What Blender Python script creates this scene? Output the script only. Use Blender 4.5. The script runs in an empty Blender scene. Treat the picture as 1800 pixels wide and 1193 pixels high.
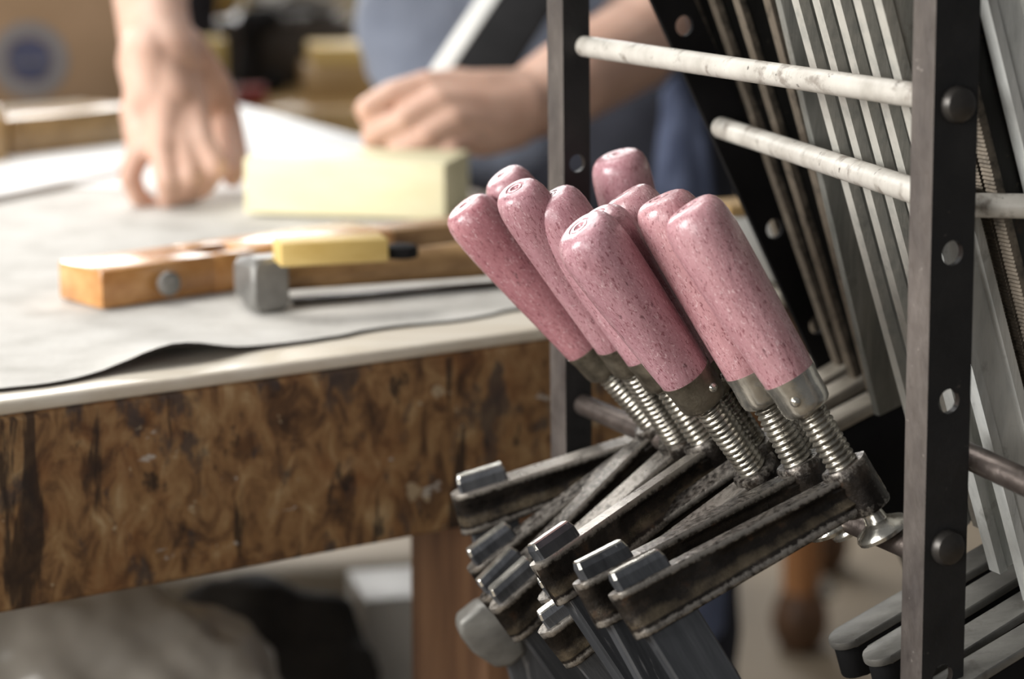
import bpy, bmesh, math, random
from mathutils import Vector, Matrix, noise
random.seed(7)
S = bpy.context.scene
COL = S.collection

# ---------------------------------------------------------------- camera, world, lights, exposure
FPX, PITCH, CAMZ = 4250.0, math.radians(12), 1.175
FW = Vector((0, math.cos(PITCH), -math.sin(PITCH)))
UP = Vector((0, math.sin(PITCH), math.cos(PITCH)))
RT = Vector((1, 0, 0))
CP = Vector((0, 0, CAMZ))
cd = bpy.data.cameras.new('camera')
cam = bpy.data.objects.new('camera', cd); COL.objects.link(cam)
cam.location = CP; cam.rotation_euler = (math.pi/2 - PITCH, 0, 0)
cd.sensor_width = 36; cd.lens = FPX/1800*36
cd.clip_start = .05; cd.clip_end = 60
cd.dof.use_dof = True; cd.dof.focus_distance = 1.265; cd.dof.aperture_fstop = 5.0
S.camera = cam

w = bpy.data.worlds.new('world'); S.world = w; w.use_nodes = True
w.node_tree.nodes['Background'].inputs[0].default_value = (.95, .97, 1, 1)
w.node_tree.nodes['Background'].inputs[1].default_value = .13

def area(name, loc, target, sx, sy, power, col=(1, 1, 1)):
    l = bpy.data.lights.new(name, 'AREA'); l.shape = 'RECTANGLE'; l.size = sx; l.size_y = sy
    l.energy = power; l.color = col
    o = bpy.data.objects.new(name, l); COL.objects.link(o); o.location = loc
    o.rotation_euler = (Vector(target)-Vector(loc)).to_track_quat('-Z', 'Y').to_euler()
    return o
area('back_window_light', (-.9, 6.1, 2.15), (-.1, 1.6, .85), 3.4, 1.5, 245, (1, .99, .97))
area('skylight', (-1.1, 2.6, 3.4), (0, 1.6, .85), 1.8, 1.4, 60, (1, .98, .95))
area('left_window_light', (-3.0, .1, 1.9), (0, 1.5, .85), 1.6, 1.5, 165, (1, .99, .97))
area('front_fill_light', (-1.7, -1.9, 1.5), (.0, 1.4, .75), 1.4, 1.1, 40, (1, .98, .95))  # unseen fill, added to brighten the bench front and the space below

vs = S.view_settings
vs.view_transform = 'Standard'; vs.look = 'None'; vs.gamma = 1; vs.use_curve_mapping = False
vs.exposure = 0.13

# ---------------------------------------------------------------- geometry helpers
def at(x, y, d):
    return CP + d*(FW + RT*((x-900)/FPX) + UP*((596.5-y)/FPX))
def ray(x, y):
    return FW + RT*((x-900)/FPX) + UP*((596.5-y)/FPX)
def on_plane(x, y, p0, n):
    r = ray(x, y); return CP + r*((p0-CP).dot(n)/r.dot(n))
def on_z(x, y, z):
    r = ray(x, y); return CP + r*((z-CAMZ)/r.z)
def at_y(x, y, Y):
    r = ray(x, y); return CP + r*(Y/r.y)

def tag(o, label=None, cat=None, group=None, kind=None):
    if label: o['label'] = label
    if cat: o['category'] = cat
    if group: o['group'] = group
    if kind: o['kind'] = kind
    return o
def empty(name, loc, label, cat, group=None):
    o = bpy.data.objects.new(name, None); COL.objects.link(o); o.location = loc
    o.empty_display_size = .02
    return tag(o, label, cat, group)
def link(name, me, mats, parent=None, smooth=35):
    """mesh given in world coordinates unless the parent has a matrix of its own: then in the parent's local frame"""
    o = bpy.data.objects.new(name, me); COL.objects.link(o)
    for m in (mats if isinstance(mats, (list, tuple)) else [mats]): me.materials.append(m)
    if smooth is not None:
        for p in me.polygons: p.use_smooth = True
        try: me.set_sharp_from_angle(angle=math.radians(smooth))
        except Exception: pass
    if parent: o.parent = parent
    return o
def obj(name, bm, mats, parent=None, smooth=35, local=False):
    """local=False: bm is in world space; shifted so that parent (location only) or own origin fits"""
    me = bpy.data.meshes.new(name)
    bmesh.ops.recalc_face_normals(bm, faces=bm.faces)
    if not local:
        if parent: off = total_loc(parent)
        else:
            off = sum((v.co for v in bm.verts), Vector())/max(1, len(bm.verts))
        bmesh.ops.translate(bm, verts=bm.verts, vec=-off)
    bm.to_mesh(me); bm.free()
    o = link(name, me, mats, parent, smooth)
    if not local and not parent: o.location = off
    return o
def total_loc(o):
    l = Vector()
    while o: l = l + o.location; o = o.parent
    return l

def frame(o, x, y, z):
    m = Matrix((x, y, z)).transposed().to_4x4(); m.translation = o
    return m
def add_box(bm, m, lo, hi, bev=0, seg=2, mi=0):
    c = [Vector((x, y, z)) for x in (lo[0], hi[0]) for y in (lo[1], hi[1]) for z in (lo[2], hi[2])]
    t = bmesh.new(); v = [t.verts.new(p) for p in c]
    for f in ((0, 1, 3, 2), (4, 6, 7, 5), (0, 4, 5, 1), (2, 3, 7, 6), (0, 2, 6, 4), (1, 5, 7, 3)):
        t.faces.new([v[i] for i in f])
    if bev: bmesh.ops.bevel(t, geom=t.edges[:], offset=bev, segments=seg, profile=.5, affect='EDGES')
    merge(bm, t, m, mi)
def merge(bm, t, m=None, mi=0):
    if m is not None: bmesh.ops.transform(t, matrix=m, verts=t.verts)
    for f in t.faces: f.material_index = mi
    me = bpy.data.meshes.new('t'); t.to_mesh(me); t.free(); bm.from_mesh(me); bpy.data.meshes.remove(me)
def box(m, lo, hi, bev=0, seg=2):
    bm = bmesh.new(); add_box(bm, m, lo, hi, bev, seg); return bm
I4 = Matrix.Identity(4)
def ringloft(bm, rings, cap=True, closed=True):
    vs_ = [[bm.verts.new(p) for p in r] for r in rings]
    n = len(rings[0])
    for a, b in zip(vs_, vs_[1:]):
        for i in range(n if closed else n-1):
            j = (i+1) % n
            bm.faces.new((a[i], a[j], b[j], b[i]))
    if cap:
        for r in (vs_[0][::-1], vs_[-1]):
            try: bm.faces.new(r)
            except Exception: pass
    return vs_
def add_lathe(bm, prof, m=I4, seg=32):
    """prof: list (r, z)"""
    t = bmesh.new()
    rings = [[Vector((max(r, 1e-5)*math.cos(2*math.pi*i/seg), max(r, 1e-5)*math.sin(2*math.pi*i/seg), z)) for i in range(seg)] for r, z in prof]
    ringloft(t, rings); merge(bm, t, m)
def zframe(p, z, xh=None):
    z = z.normalized(); xh = xh or (Vector((1, 0, 0)) if abs(z.x) < .9 else Vector((0, 1, 0)))
    x = (xh - z*xh.dot(z)).normalized(); y = z.cross(x)
    return frame(p, x, y, z)
def add_rod(bm, a, b, ra, rb=None, seg=24, bev=0):
    rb = ra if rb is None else rb
    L = (b-a).length
    pr = [(ra-bev, 0), (ra, bev), (rb, L-bev), (rb-bev, L)] if bev else [(ra, 0), (rb, L)]
    add_lathe(bm, pr, zframe(a, b-a), seg)
def add_tube(bm, pts, rad, seg=10):
    rings = []
    x = None
    for i, p in enumerate(pts):
        d = (pts[min(i+1, len(pts)-1)]-pts[max(i-1, 0)]).normalized()
        if x is None: x = d.orthogonal().normalized()
        x = (x-d*x.dot(d)).normalized(); y = d.cross(x)
        r = rad[i] if isinstance(rad, list) else rad
        rings.append([p+x*(r*math.cos(2*math.pi*k/seg))+y*(r*math.sin(2*math.pi*k/seg)) for k in range(seg)])
    t = bmesh.new(); ringloft(t, rings); merge(bm, t)
def add_prism(bm, outline, h0, h1, m, bev=0, seg=2):
    """outline in local xy, extruded in local z"""
    t = bmesh.new()
    a = [t.verts.new((x, y, h0)) for x, y in outline]; b = [t.verts.new((x, y, h1)) for x, y in outline]
    t.faces.new(a[::-1]); t.faces.new(b); n = len(a)
    for i in range(n): t.faces.new((a[i], a[(i+1) % n], b[(i+1) % n], b[i]))
    if bev:
        bmesh.ops.bevel(t, geom=t.edges[:], offset=bev, segments=seg, profile=.5, affect='EDGES', clamp_overlap=True)
    merge(bm, t, m)
def drilled_bar(m, w, t, length, holes, bev=.0012):
    """bar: local x 0..w, y 0..t, z 0..length, with round holes through y at (z, radius) on the middle of x"""
    bm = bmesh.new()
    zs = 0.0; n = 24; cx = w/2
    pieces = []
    def slab(z0, z1):
        add_box(bm, m, (0, 0, z0), (w, t, z1))
    tb = bmesh.new()
    for hz, r in sorted(holes):
        h = w/2
        if hz-h > zs:
            bb = bmesh.new(); add_box(bb, I4, (0, 0, zs), (w, t, hz-h)); merge(tb, bb)
        q = bmesh.new()
        outer, inner = [], []
        for i in range(n):
            a = 2*math.pi*i/n; c, s = math.cos(a), math.sin(a)
            k = h/max(abs(c), abs(s))
            outer.append((cx+c*k, hz+s*k)); inner.append((cx+c*r, hz+s*r))
        rows = []
        for pts, y in ((outer, 0), (inner, 0), (inner, t), (outer, t)):
            rows.append([q.verts.new((x, y, z)) for x, z in pts])
        for a, b in ((0, 1), (1, 2), (2, 3), (3, 0)):
            for i in range(n):
                j = (i+1) % n; q.faces.new((rows[a][i], rows[a][j], rows[b][j], rows[b][i]))
        merge(tb, q); zs = hz+h
    if zs < length:
        bb = bmesh.new(); add_box(bb, I4, (0, 0, zs), (w, t, length)); merge(tb, bb)
    bmesh.ops.remove_doubles(tb, verts=tb.verts, dist=1e-5)
    # drop coincident inner faces between stacked pieces
    cent = {}
    for f in tb.faces:
        if abs(f.normal.z) > .99 and 1e-4 < f.calc_center_median().z < length-1e-4:
            cent.setdefault(round(f.calc_center_median().z, 4), []).append(f)
    kill = [f for fs in cent.values() for f in fs if f.calc_area() > w*t*.2]
    bmesh.ops.delete(tb, geom=kill, context='FACES_ONLY')
    bmesh.ops.recalc_face_normals(tb, faces=tb.faces)
    merge(bm, tb, m)
    return bm
def hull_capsule(bm, p, q, r0, r1, seg=10):
    t = bmesh.new()
    for c, r in ((p, r0), (q, r1)):
        for i in range(1, seg):
            th = math.pi*i/seg
            for k in range(seg*2):
                ph = math.pi*k/seg
                t.verts.new(c+Vector((math.sin(th)*math.cos(ph), math.sin(th)*math.sin(ph), math.cos(th)))*r)
        t.verts.new(c+Vector((0, 0, r))); t.verts.new(c-Vector((0, 0, r)))
    g = bmesh.ops.convex_hull(t, input=t.verts[:])
    dead = [e for e in g['geom_interior'] if isinstance(e, bmesh.types.BMVert)]
    bmesh.ops.delete(t, geom=list(set(dead)), context='VERTS')
    merge(bm, t)
def blob(name, chains, voxel, smooth_n, mats, parent=None, disp=None, loc=None):
    """one continuous skin grown over chains of (point, radius)"""
    bm = bmesh.new()
    for ch in chains:
        for (p, r), (q, s) in zip(ch, ch[1:]): hull_capsule(bm, p, q, r, s)
    off = total_loc(parent) if parent else (loc or sum((v.co for v in bm.verts), Vector())/len(bm.verts))
    bmesh.ops.translate(bm, verts=bm.verts, vec=-off)
    me = bpy.data.meshes.new('raw'); bm.to_mesh(me); bm.free()
    t = bpy.data.objects.new('raw', me); COL.objects.link(t)
    r = t.modifiers.new('r', 'REMESH'); r.mode = 'VOXEL'; r.voxel_size = voxel
    s = t.modifiers.new('s', 'SMOOTH'); s.factor = .5; s.iterations = smooth_n
    bpy.context.view_layer.update()
    dg = bpy.context.evaluated_depsgraph_get()
    out = bpy.data.meshes.new_from_object(t.evaluated_get(dg)); out.name = name
    bpy.data.objects.remove(t); bpy.data.meshes.remove(me)
    if disp:
        ns = [v.normal.copy() for v in out.vertices]
        for v, n in zip(out.vertices, ns): v.co += n*disp(v.co+off)
    o = link(name, out, mats, parent, None)
    for p in out.polygons: p.use_smooth = True
    if not parent: o.location = off
    return o

# ---------------------------------------------------------------- materials
def lin(c):
    f = lambda v: (v/12.92 if v <= .04045 else ((v+.055)/1.055)**2.4)
    return tuple(f(x/255) for x in c)+(1,)
def mat(name, stops, nscale=20, stretch=(1, 1, 1), detail=6, rough=.5, rrange=0, metal=0, bump=0, bscale=None, bstretch=None,
        spots=(), objcol=False, wear_light=None, spec=.5, sheen=0, sss=0, coat=0, ndist=0, dust=None):
    m = bpy.data.materials.new(name); m.use_nodes = True
    nt = m.node_tree; N, L = nt.nodes, nt.links
    b = N['Principled BSDF']
    tc = N.new('ShaderNodeTexCoord'); oi = N.new('ShaderNodeObjectInfo')
    mul = N.new('ShaderNodeMath'); mul.operation = 'MULTIPLY'; mul.inputs[1].default_value = 7.3; L.new(oi.outputs['Random'], mul.inputs[0])
    add = N.new('ShaderNodeVectorMath'); add.operation = 'ADD'; L.new(tc.outputs['Object'], add.inputs[0]); L.new(mul.outputs[0], add.inputs[1])
    def mapped(st):
        mp = N.new('ShaderNodeMapping'); mp.inputs['Scale'].default_value = st; L.new(add.outputs[0], mp.inputs[0]); return mp.outputs[0]
    def tex(kind, sc, st, det=6, dist=0):
        if kind == 'voronoi':
            t = N.new('ShaderNodeTexVoronoi'); t.inputs['Scale'].default_value = sc; L.new(mapped(st), t.inputs['Vector']); return t.outputs['Distance']
        if kind == 'wave':
            t = N.new('ShaderNodeTexWave'); t.inputs['Scale'].default_value = sc; t.inputs['Distortion'].default_value = dist or 4
            t.inputs['Detail'].default_value = 3; L.new(mapped(st), t.inputs['Vector']); return t.outputs['Fac']
        t = N.new('ShaderNodeTexNoise'); t.inputs['Scale'].default_value = sc; t.inputs['Detail'].default_value = det
        t.inputs['Roughness'].default_value = .6; t.inputs['Distortion'].default_value = dist
        L.new(mapped(st), t.inputs['Vector']); return t.outputs['Fac']
    base = tex('noise', nscale, stretch, detail, ndist)
    cr = N.new('ShaderNodeValToRGB'); e = cr.color_ramp.elements
    while len(e) < len(stops): e.new(.5)
    for el, (p, c) in zip(e, stops): el.position = p; el.color = lin(c)
    L.new(base, cr.inputs[0]); out = cr.outputs[0]
    def mixc(a, fac, col, mode='MIX'):
        mx = N.new('ShaderNodeMix'); mx.data_type = 'RGBA'; mx.blend_type = mode
        L.new(fac, mx.inputs['Factor']) if not isinstance(fac, float) else setattr(mx.inputs['Factor'], 'default_value', fac)
        L.new(a, mx.inputs['A'])
        if isinstance(col, tuple): mx.inputs['B'].default_value = lin(col)
        else: L.new(col, mx.inputs['B'])
        return mx.outputs['Result']
    if objcol: out = mixc(out, 1.0, oi.outputs['Color'], 'MULTIPLY')
    for s in spots:
        f = tex(s.get('kind', 'noise'), s['scale'], s.get('stretch', (1, 1, 1)), s.get('detail', 4), s.get('dist', 0))
        mr = N.new('ShaderNodeMapRange'); mr.inputs['From Min'].default_value = s['lo']; mr.inputs['From Max'].default_value = s['hi']
        mr.inputs['To Max'].default_value = s.get('fac', 1); L.new(f, mr.inputs['Value'])
        out = mixc(out, mr.outputs[0], s['col'])
    if dust:
        at2 = N.new('ShaderNodeAttribute'); at2.attribute_name = 'dust'
        nz = tex('noise', 70, (1, 1, 1), 6)
        mm_ = N.new('ShaderNodeMath'); mm_.operation = 'MULTIPLY'; L.new(at2.outputs['Fac'], mm_.inputs[0]); L.new(nz, mm_.inputs[1])
        mr = N.new('ShaderNodeMapRange'); mr.inputs['From Min'].default_value = .3; mr.inputs['From Max'].default_value = .62; mr.inputs['To Max'].default_value = .6; L.new(mm_.outputs[0], mr.inputs['Value'])
        out = mixc(out, mr.outputs[0], dust)
    if wear_light:
        at_ = N.new('ShaderNodeAttribute'); at_.attribute_name = 'wear_light'
        nz = tex('noise', wear_light.get('scale', 220), (1, 1, 1), 6)
        ad = N.new('ShaderNodeMath'); ad.operation = 'MULTIPLY_ADD'; L.new(at_.outputs['Fac'], ad.inputs[0]); ad.inputs[1].default_value = wear_light.get('k', .45); L.new(nz, ad.inputs[2])
        mr = N.new('ShaderNodeMapRange'); mr.inputs['From Min'].default_value = wear_light.get('lo', .72); mr.inputs['From Max'].default_value = wear_light.get('hi', .95); L.new(ad.outputs[0], mr.inputs['Value'])
        out = mixc(out, mr.outputs[0], wear_light['col'])
    L.new(out, b.inputs['Base Color'])
    b.inputs['Metallic'].default_value = metal; b.inputs['Roughness'].default_value = rough
    b.inputs['Specular IOR Level'].default_value = spec
    if coat: b.inputs['Coat Weight'].default_value = coat; b.inputs['Coat Roughness'].default_value = .15
    if sheen: b.inputs['Sheen Weight'].default_value = sheen
    if sss:
        b.inputs['Subsurface Weight'].default_value = sss; b.inputs['Subsurface Radius'].default_value = (.01, .004, .002); b.inputs['Subsurface Scale'].default_value = 1
    if rrange:
        rr = N.new('ShaderNodeMapRange'); rr.inputs['From Min'].default_value = .3; rr.inputs['From Max'].default_value = .7
        rr.inputs['To Min'].default_value = max(.05, rough-rrange); rr.inputs['To Max'].default_value = min(1, rough+rrange)
        L.new(tex('noise', (bscale or nscale)*.6, bstretch or stretch, 5), rr.inputs['Value']); L.new(rr.outputs[0], b.inputs['Roughness'])
    if bump:
        bp = N.new('ShaderNodeBump'); bp.inputs['Strength'].default_value = min(1, bump); bp.inputs['Distance'].default_value = .0012
        L.new(tex('noise', bscale or nscale*3, bstretch or stretch, 6), bp.inputs['Height']); L.new(bp.outputs[0], b.inputs['Normal'])
    return m

M = {}
M['pink'] = mat('pink_paint', [(.25, (156, 114, 119)), (.5, (178, 136, 141)), (.75, (196, 155, 158))], 45, (1, 1, .25), rough=.3, rrange=.1,
    bump=.5, bscale=260, bstretch=(1, 1, .35), objcol=True, coat=.25, spots=[
    dict(scale=900, stretch=(1, 1, .3), lo=.57, hi=.64, col=(112, 56, 64), fac=.75, detail=2, dist=1.2),
    dict(scale=300, stretch=(1, 1, .35), lo=.64, hi=.69, col=(84, 48, 54), fac=.7, detail=5),
    dict(scale=760, stretch=(1, .8, .4), lo=.60, hi=.66, col=(216, 186, 188), fac=.6, detail=2, dist=1.5),
    dict(scale=26, lo=.60, hi=.8, col=(146, 86, 94), fac=.5)])
M['cast'] = mat('cast_iron', [(.3, (26, 24, 23)), (.55, (52, 47, 43)), (.75, (92, 82, 72))], 60, rough=.34, rrange=.14, metal=.7, bump=.4, bscale=300, dust=(140, 126, 104),
    spots=[dict(scale=120, lo=.62, hi=.75, col=(88, 62, 44), fac=.6), dict(scale=30, lo=.55, hi=.7, col=(34, 36, 40), fac=.5)],
    wear_light=dict(col=(150, 144, 136), lo=.80, hi=1.08, k=.42, scale=300))
M['bar_steel'] = mat('bar_steel', [(.3, (66, 68, 72)), (.7, (102, 104, 108))], 30, (3, 3, .2), rough=.4, rrange=.08, metal=.6, bump=.25, bscale=300, bstretch=(2, 2, .2),
    spots=[dict(scale=300, stretch=(1, 1, .1), lo=.66, hi=.72, col=(170, 170, 172), fac=.6)])
M['bright_steel'] = mat('bright_steel', [(.3, (160, 157, 149)), (.7, (212, 208, 198))], 60, rough=.2, rrange=.1, metal=.85, bump=.25, bscale=200,
    spots=[dict(scale=90, lo=.63, hi=.75, col=(92, 82, 66), fac=.7)])
M['dull_ferrule'] = mat('dull_ferrule', [(.3, (70, 64, 54)), (.7, (122, 114, 100))], 90, rough=.36, rrange=.12, metal=.6, bump=.5, bscale=260,
    spots=[dict(scale=120, lo=.63, hi=.75, col=(60, 46, 34), fac=.7)])
M['thread'] = mat('thread_steel', [(.3, (104, 100, 92)), (.7, (168, 163, 152))], 80, rough=.25, rrange=.08, metal=.8,
    spots=[dict(scale=120, lo=.6, hi=.75, col=(48, 40, 30), fac=.75)])
M['post'] = mat('rack_steel_lit_side', [(.3, (62, 56, 54)), (.55, (92, 85, 80)), (.8, (116, 108, 102))], 28, (1, 1, .5), rough=.5, rrange=.12, metal=.3, bump=.35, bscale=300,
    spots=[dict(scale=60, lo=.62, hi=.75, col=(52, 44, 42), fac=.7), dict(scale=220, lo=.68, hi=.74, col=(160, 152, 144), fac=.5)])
M['shaded_black_paint'] = mat('shaded_black_paint', [(.3, (27, 27, 28)), (.7, (42, 41, 41))], 28, rough=.5, rrange=.12, bump=.3, bscale=300, spec=.35,
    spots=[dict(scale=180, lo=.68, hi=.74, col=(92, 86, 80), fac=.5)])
M['rung'] = mat('rung_paint', [(.25, (150, 144, 134)), (.5, (184, 179, 170)), (.8, (206, 202, 192))], 40, (1, 1, .5), rough=.45, bump=.3, bscale=200,
    spots=[dict(scale=70, lo=.55, hi=.66, col=(112, 102, 92), fac=.75, detail=7), dict(scale=160, lo=.66, hi=.7, col=(60, 52, 46), fac=.8)])
M['rod'] = mat('dark_rod', [(.3, (62, 54, 50)), (.7, (118, 108, 102))], 50, rough=.38, metal=.7, bump=.3, bscale=200)
M['long_dark'] = mat('dark_rail', [(.3, (20, 20, 19)), (.7, (40, 39, 36))], 30, (2, 2, .2), rough=.5, rrange=.1, metal=.5, bump=.4, bscale=200,
    spots=[dict(scale=50, lo=.62, hi=.75, col=(78, 56, 40), fac=.6)], wear_light=dict(col=(124, 114, 101), lo=.62, hi=.95, k=.45, scale=120))
M['long_light'] = mat('grey_rail', [(.25, (84, 86, 82)), (.5, (122, 122, 116)), (.8, (154, 152, 145))], 40, (2, 2, .3), rough=.42, rrange=.1, metal=.3, bump=.4, bscale=160,
    spots=[dict(scale=50, lo=.62, hi=.75, col=(78, 76, 70), fac=.6)], wear_light=dict(col=(170, 166, 156), lo=.62, hi=1.0, k=.45, scale=120))
M['pale_rail'] = mat('pale_rail', [(.25, (112, 113, 108)), (.5, (152, 152, 146)), (.8, (184, 182, 175))], 40, (2, 2, .5), rough=.42, rrange=.1, metal=.2, bump=.4, bscale=160,
    spots=[dict(scale=60, lo=.6, hi=.72, col=(104, 100, 92), fac=.6)], wear_light=dict(col=(184, 181, 172), lo=.62, hi=1.0, k=.45, scale=120))
M['bright_rail'] = mat('bright_rail', [(.25, (176, 178, 175)), (.5, (206, 207, 203)), (.8, (226, 225, 220))], 40, (2, 2, .5), rough=.42, rrange=.1, metal=.1, bump=.4, bscale=160,
    spots=[dict(scale=60, lo=.6, hi=.72, col=(136, 134, 128), fac=.6)])
M['jaw_grey'] = mat('jaw_grey', [(.3, (100, 98, 94)), (.7, (146, 144, 138))], 50, (.4, 1, 1), rough=.42, metal=.4, bump=.4, bscale=160,
    spots=[dict(scale=70, lo=.6, hi=.75, col=(74, 66, 56), fac=.7)])
M['jaw_brown'] = mat('jaw_brown', [(.3, (130, 122, 110)), (.7, (186, 178, 164))], 40, (.3, 1, 1), rough=.5, metal=.3, bump=.4, bscale=160)
M['black'] = mat('black_matter', [(.3, (13, 13, 14)), (.7, (26, 25, 26))], 30, rough=.8, spec=.2)
M['bench_front'] = mat('worn_bench_wood', [(.30, (62, 46, 37)), (.42, (112, 82, 55)), (.52, (152, 115, 76)), (.62, (172, 138, 96)), (.74, (200, 174, 134))], 42, (1.2, 1.2, .8), detail=10, rough=.55, rrange=.15, bump=.6, bscale=90, ndist=.8,
    spots=[dict(scale=16, lo=.50, hi=.64, col=(138, 88, 50), fac=.45, detail=8),
           dict(scale=34, stretch=(1, 1, .6), lo=.55, hi=.62, col=(66, 62, 62), fac=.75, detail=8),
           dict(scale=26, stretch=(1.7, 1.7, .14), lo=.60, hi=.64, col=(44, 34, 30), fac=.85, detail=6, dist=.6),
           dict(scale=60, stretch=(1, 1, .5), lo=.62, hi=.67, col=(40, 34, 32), fac=.8, detail=6),
           dict(scale=46, lo=.66, hi=.69, col=(196, 176, 144), fac=.75), dict(scale=36, stretch=(.5, 1, 1.6), lo=.69, hi=.72, col=(206, 200, 190), fac=.75)])
M['leg_wood'] = mat('leg_wood', [(.3, (100, 70, 50)), (.55, (134, 98, 70)), (.75, (160, 122, 90))], 20, (3, 3, .3), rough=.5, bump=.3)
M['bench_top'] = mat('bench_top_wood', [(.3, (226, 214, 194)), (.7, (242, 234, 218))], 18, (.4, 3, 3), rough=.28, bump=.15, bscale=120)
M['felt'] = mat('grey_felt', [(.3, (162, 158, 149)), (.5, (184, 180, 172)), (.75, (200, 197, 190))], 22, rough=.9, bump=.6, bscale=220, sheen=.2,
    spots=[dict(scale=14, lo=.58, hi=.72, col=(140, 132, 120), fac=.5)])
M['felt_under'] = mat('felt_underside', [(.3, (30, 27, 24)), (.7, (58, 52, 46))], 40, rough=.9)
M['paper'] = mat('white_paper', [(.3, (226, 226, 224)), (.7, (238, 238, 236))], 10, rough=.75)
M['block'] = mat('pale_timber', [(.3, (222, 212, 170)), (.7, (236, 228, 194))], 25, (.3, 2, 2), rough=.6)
M['plane_wood'] = mat('planed_beech', [(.3, (172, 116, 62)), (.6, (204, 150, 92)), (.8, (220, 172, 116))], 20, (.3, 3, 3), rough=.26, bump=.12, bscale=100, coat=.4)
M['brown_wood'] = mat('brown_wood', [(.3, (112, 82, 52)), (.7, (168, 134, 92))], 24, (.3, 3, 3), rough=.5)
M['yellow_wood'] = mat('yellow_wood', [(.3, (196, 164, 92)), (.7, (220, 192, 124))], 25, (.3, 3, 3), rough=.5)
M['tan_wood'] = mat('tan_wood', [(.3, (146, 118, 76)), (.7, (180, 150, 104))], 16, (.3, 3, 3), rough=.3, coat=.3)
M['orange_wood'] = mat('orange_wood', [(.3, (166, 108, 64)), (.7, (196, 140, 92))], 16, (3, 3, .3), rough=.45)
M['foot_wood'] = mat('foot_wood', [(.3, (58, 44, 34)), (.7, (112, 78, 52))], 20, rough=.4)
M['grey_metal'] = mat('grey_metal', [(.3, (118, 117, 114)), (.7, (160, 158, 154))], 40, rough=.4, metal=.6, bump=.3)
M['dark_metal'] = mat('dark_metal', [(.3, (50, 48, 46)), (.7, (84, 80, 76))], 40, rough=.4, metal=.7)
M['skin'] = mat('skin', [(.3, (192, 152, 132)), (.55, (206, 168, 148)), (.75, (216, 182, 164))], 22, rough=.5, sss=.12, bump=.15, bscale=200)
M['jacket'] = mat('blue_grey_cloth', [(.3, (98, 104, 118)), (.7, (124, 130, 144))], 14, rough=.9, bump=.3, bscale=260, sheen=.15)
M['trousers'] = mat('dark_blue_cloth', [(.3, (32, 33, 41)), (.7, (48, 50, 61))], 12, rough=.9, bump=.3, bscale=260)
M['blue_cloth'] = mat('bright_blue_cloth', [(.3, (60, 68, 92)), (.7, (112, 122, 150))], 16, (3, 3, .4), rough=.9)
M['white_plastic'] = mat('white_plastic', [(.3, (214, 213, 208)), (.7, (228, 227, 222))], 20, rough=.5)
M['card'] = mat('brown_card', [(.3, (118, 94, 68)), (.7, (134, 108, 82))], 8, rough=.8)
M['print_grey'] = mat('print_grey', [(.3, (92, 88, 88)), (.7, (104, 99, 97))], 30, rough=.8)
M['print_blue'] = mat('print_blue', [(.3, (44, 46, 66)), (.7, (54, 56, 78))], 30, rough=.8)
M['sack'] = mat('grey_plastic_sack', [(.3, (190, 184, 174)), (.7, (220, 214, 204))], 14, rough=.25, bump=.6, bscale=30, coat=.3)
M['dark_cloth'] = mat('dark_cloth', [(.3, (26, 25, 24)), (.7, (62, 58, 54))], 14, rough=.85, bump=.5, bscale=60)
M['red'] = mat('red_paint', [(.3, (110, 36, 30)), (.7, (130, 46, 38))], 20, rough=.5)
M['floor'] = mat('workshop_floor', [(.3, (112, 100, 84)), (.7, (138, 125, 106))], 3, rough=.6, bump=.1)
M['wall'] = mat('workshop_wall', [(.3, (128, 118, 100)), (.7, (146, 136, 116))], 2, rough=.85)
M['dark_wood'] = mat('dark_wood', [(.3, (40, 34, 28)), (.7, (66, 56, 46))], 12, (.4, 2, 2), rough=.6)

# ---------------------------------------------------------------- setting
def slab(name, c, sx, sy, sz, m, rz=0):
    bm = box(Matrix.Translation(c) @ Matrix.Rotation(rz, 4, 'Z'), (-sx/2, -sy/2, -sz/2), (sx/2, sy/2, sz/2))
    return tag(obj(name, bm, m, smooth=None), kind='structure')
slab('floor', Vector((0, 2.6, -.05)), 9, 8.2, .1, M['floor'])
slab('wall_back', Vector((0, 6.3, 1.4)), 9, .1, 3.0, M['wall'])
slab('baseboard_back', Vector((0, 6.23, .06)), 9, .03, .12, M['dark_wood'])

# ---------------------------------------------------------------- bench
G0 = Vector((-.1474, 1.4556, .85))
BU = Vector((.8327, .5537, 0)).normalized(); BV = Vector((-BU.y, BU.x, 0)); Z = Vector((0, 0, 1))
BM = frame(G0, BU, BV, Z)                                   # local: x along the front edge, y to the back, z up from the top
UR, UL, BD = .50, -1.3, 1.42
def bench_uv(x, y, z=.85):
    p = on_z(x, y, z)-G0; return p.dot(BU), p.dot(BV)
bench = empty('workbench', (G0.x, G0.y, 0), 'long heavy workbench with stained battered brown front edge', 'workbench')
bm = bmesh.new()
add_box(bm, BM, (UL, .0, -.009), (UR, BD, 0), .003, 3)
obj('tabletop', bm, M['bench_top'], bench)
bm = bmesh.new()
add_box(bm, BM, (UL, .0005, -.128), (UR, .07, -.0092), .004, 3)
obj('apron', bm, M['bench_front'], bench)
bm = box(BM, (UR-.05, .0705, -.128), (UR, BD, -.0092), .003); obj('end_apron', bm, M['bench_front'], bench)
for u, v in ((.219, .012), (.219, BD-.12), (-1.15, .012), (-1.15, BD-.12)):
    bm = box(BM, (u-.055, v, -.85), (u+.05, v+.1, -.1285 if v < .1 else -.0095), .004); obj('leg', bm, M['leg_wood'], bench)
bm = box(BM, (-1.2, .12, -.55), (.10, BD-.13, -.525), .003); obj('lower_shelf', bm, M['dark_wood'], bench)

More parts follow.
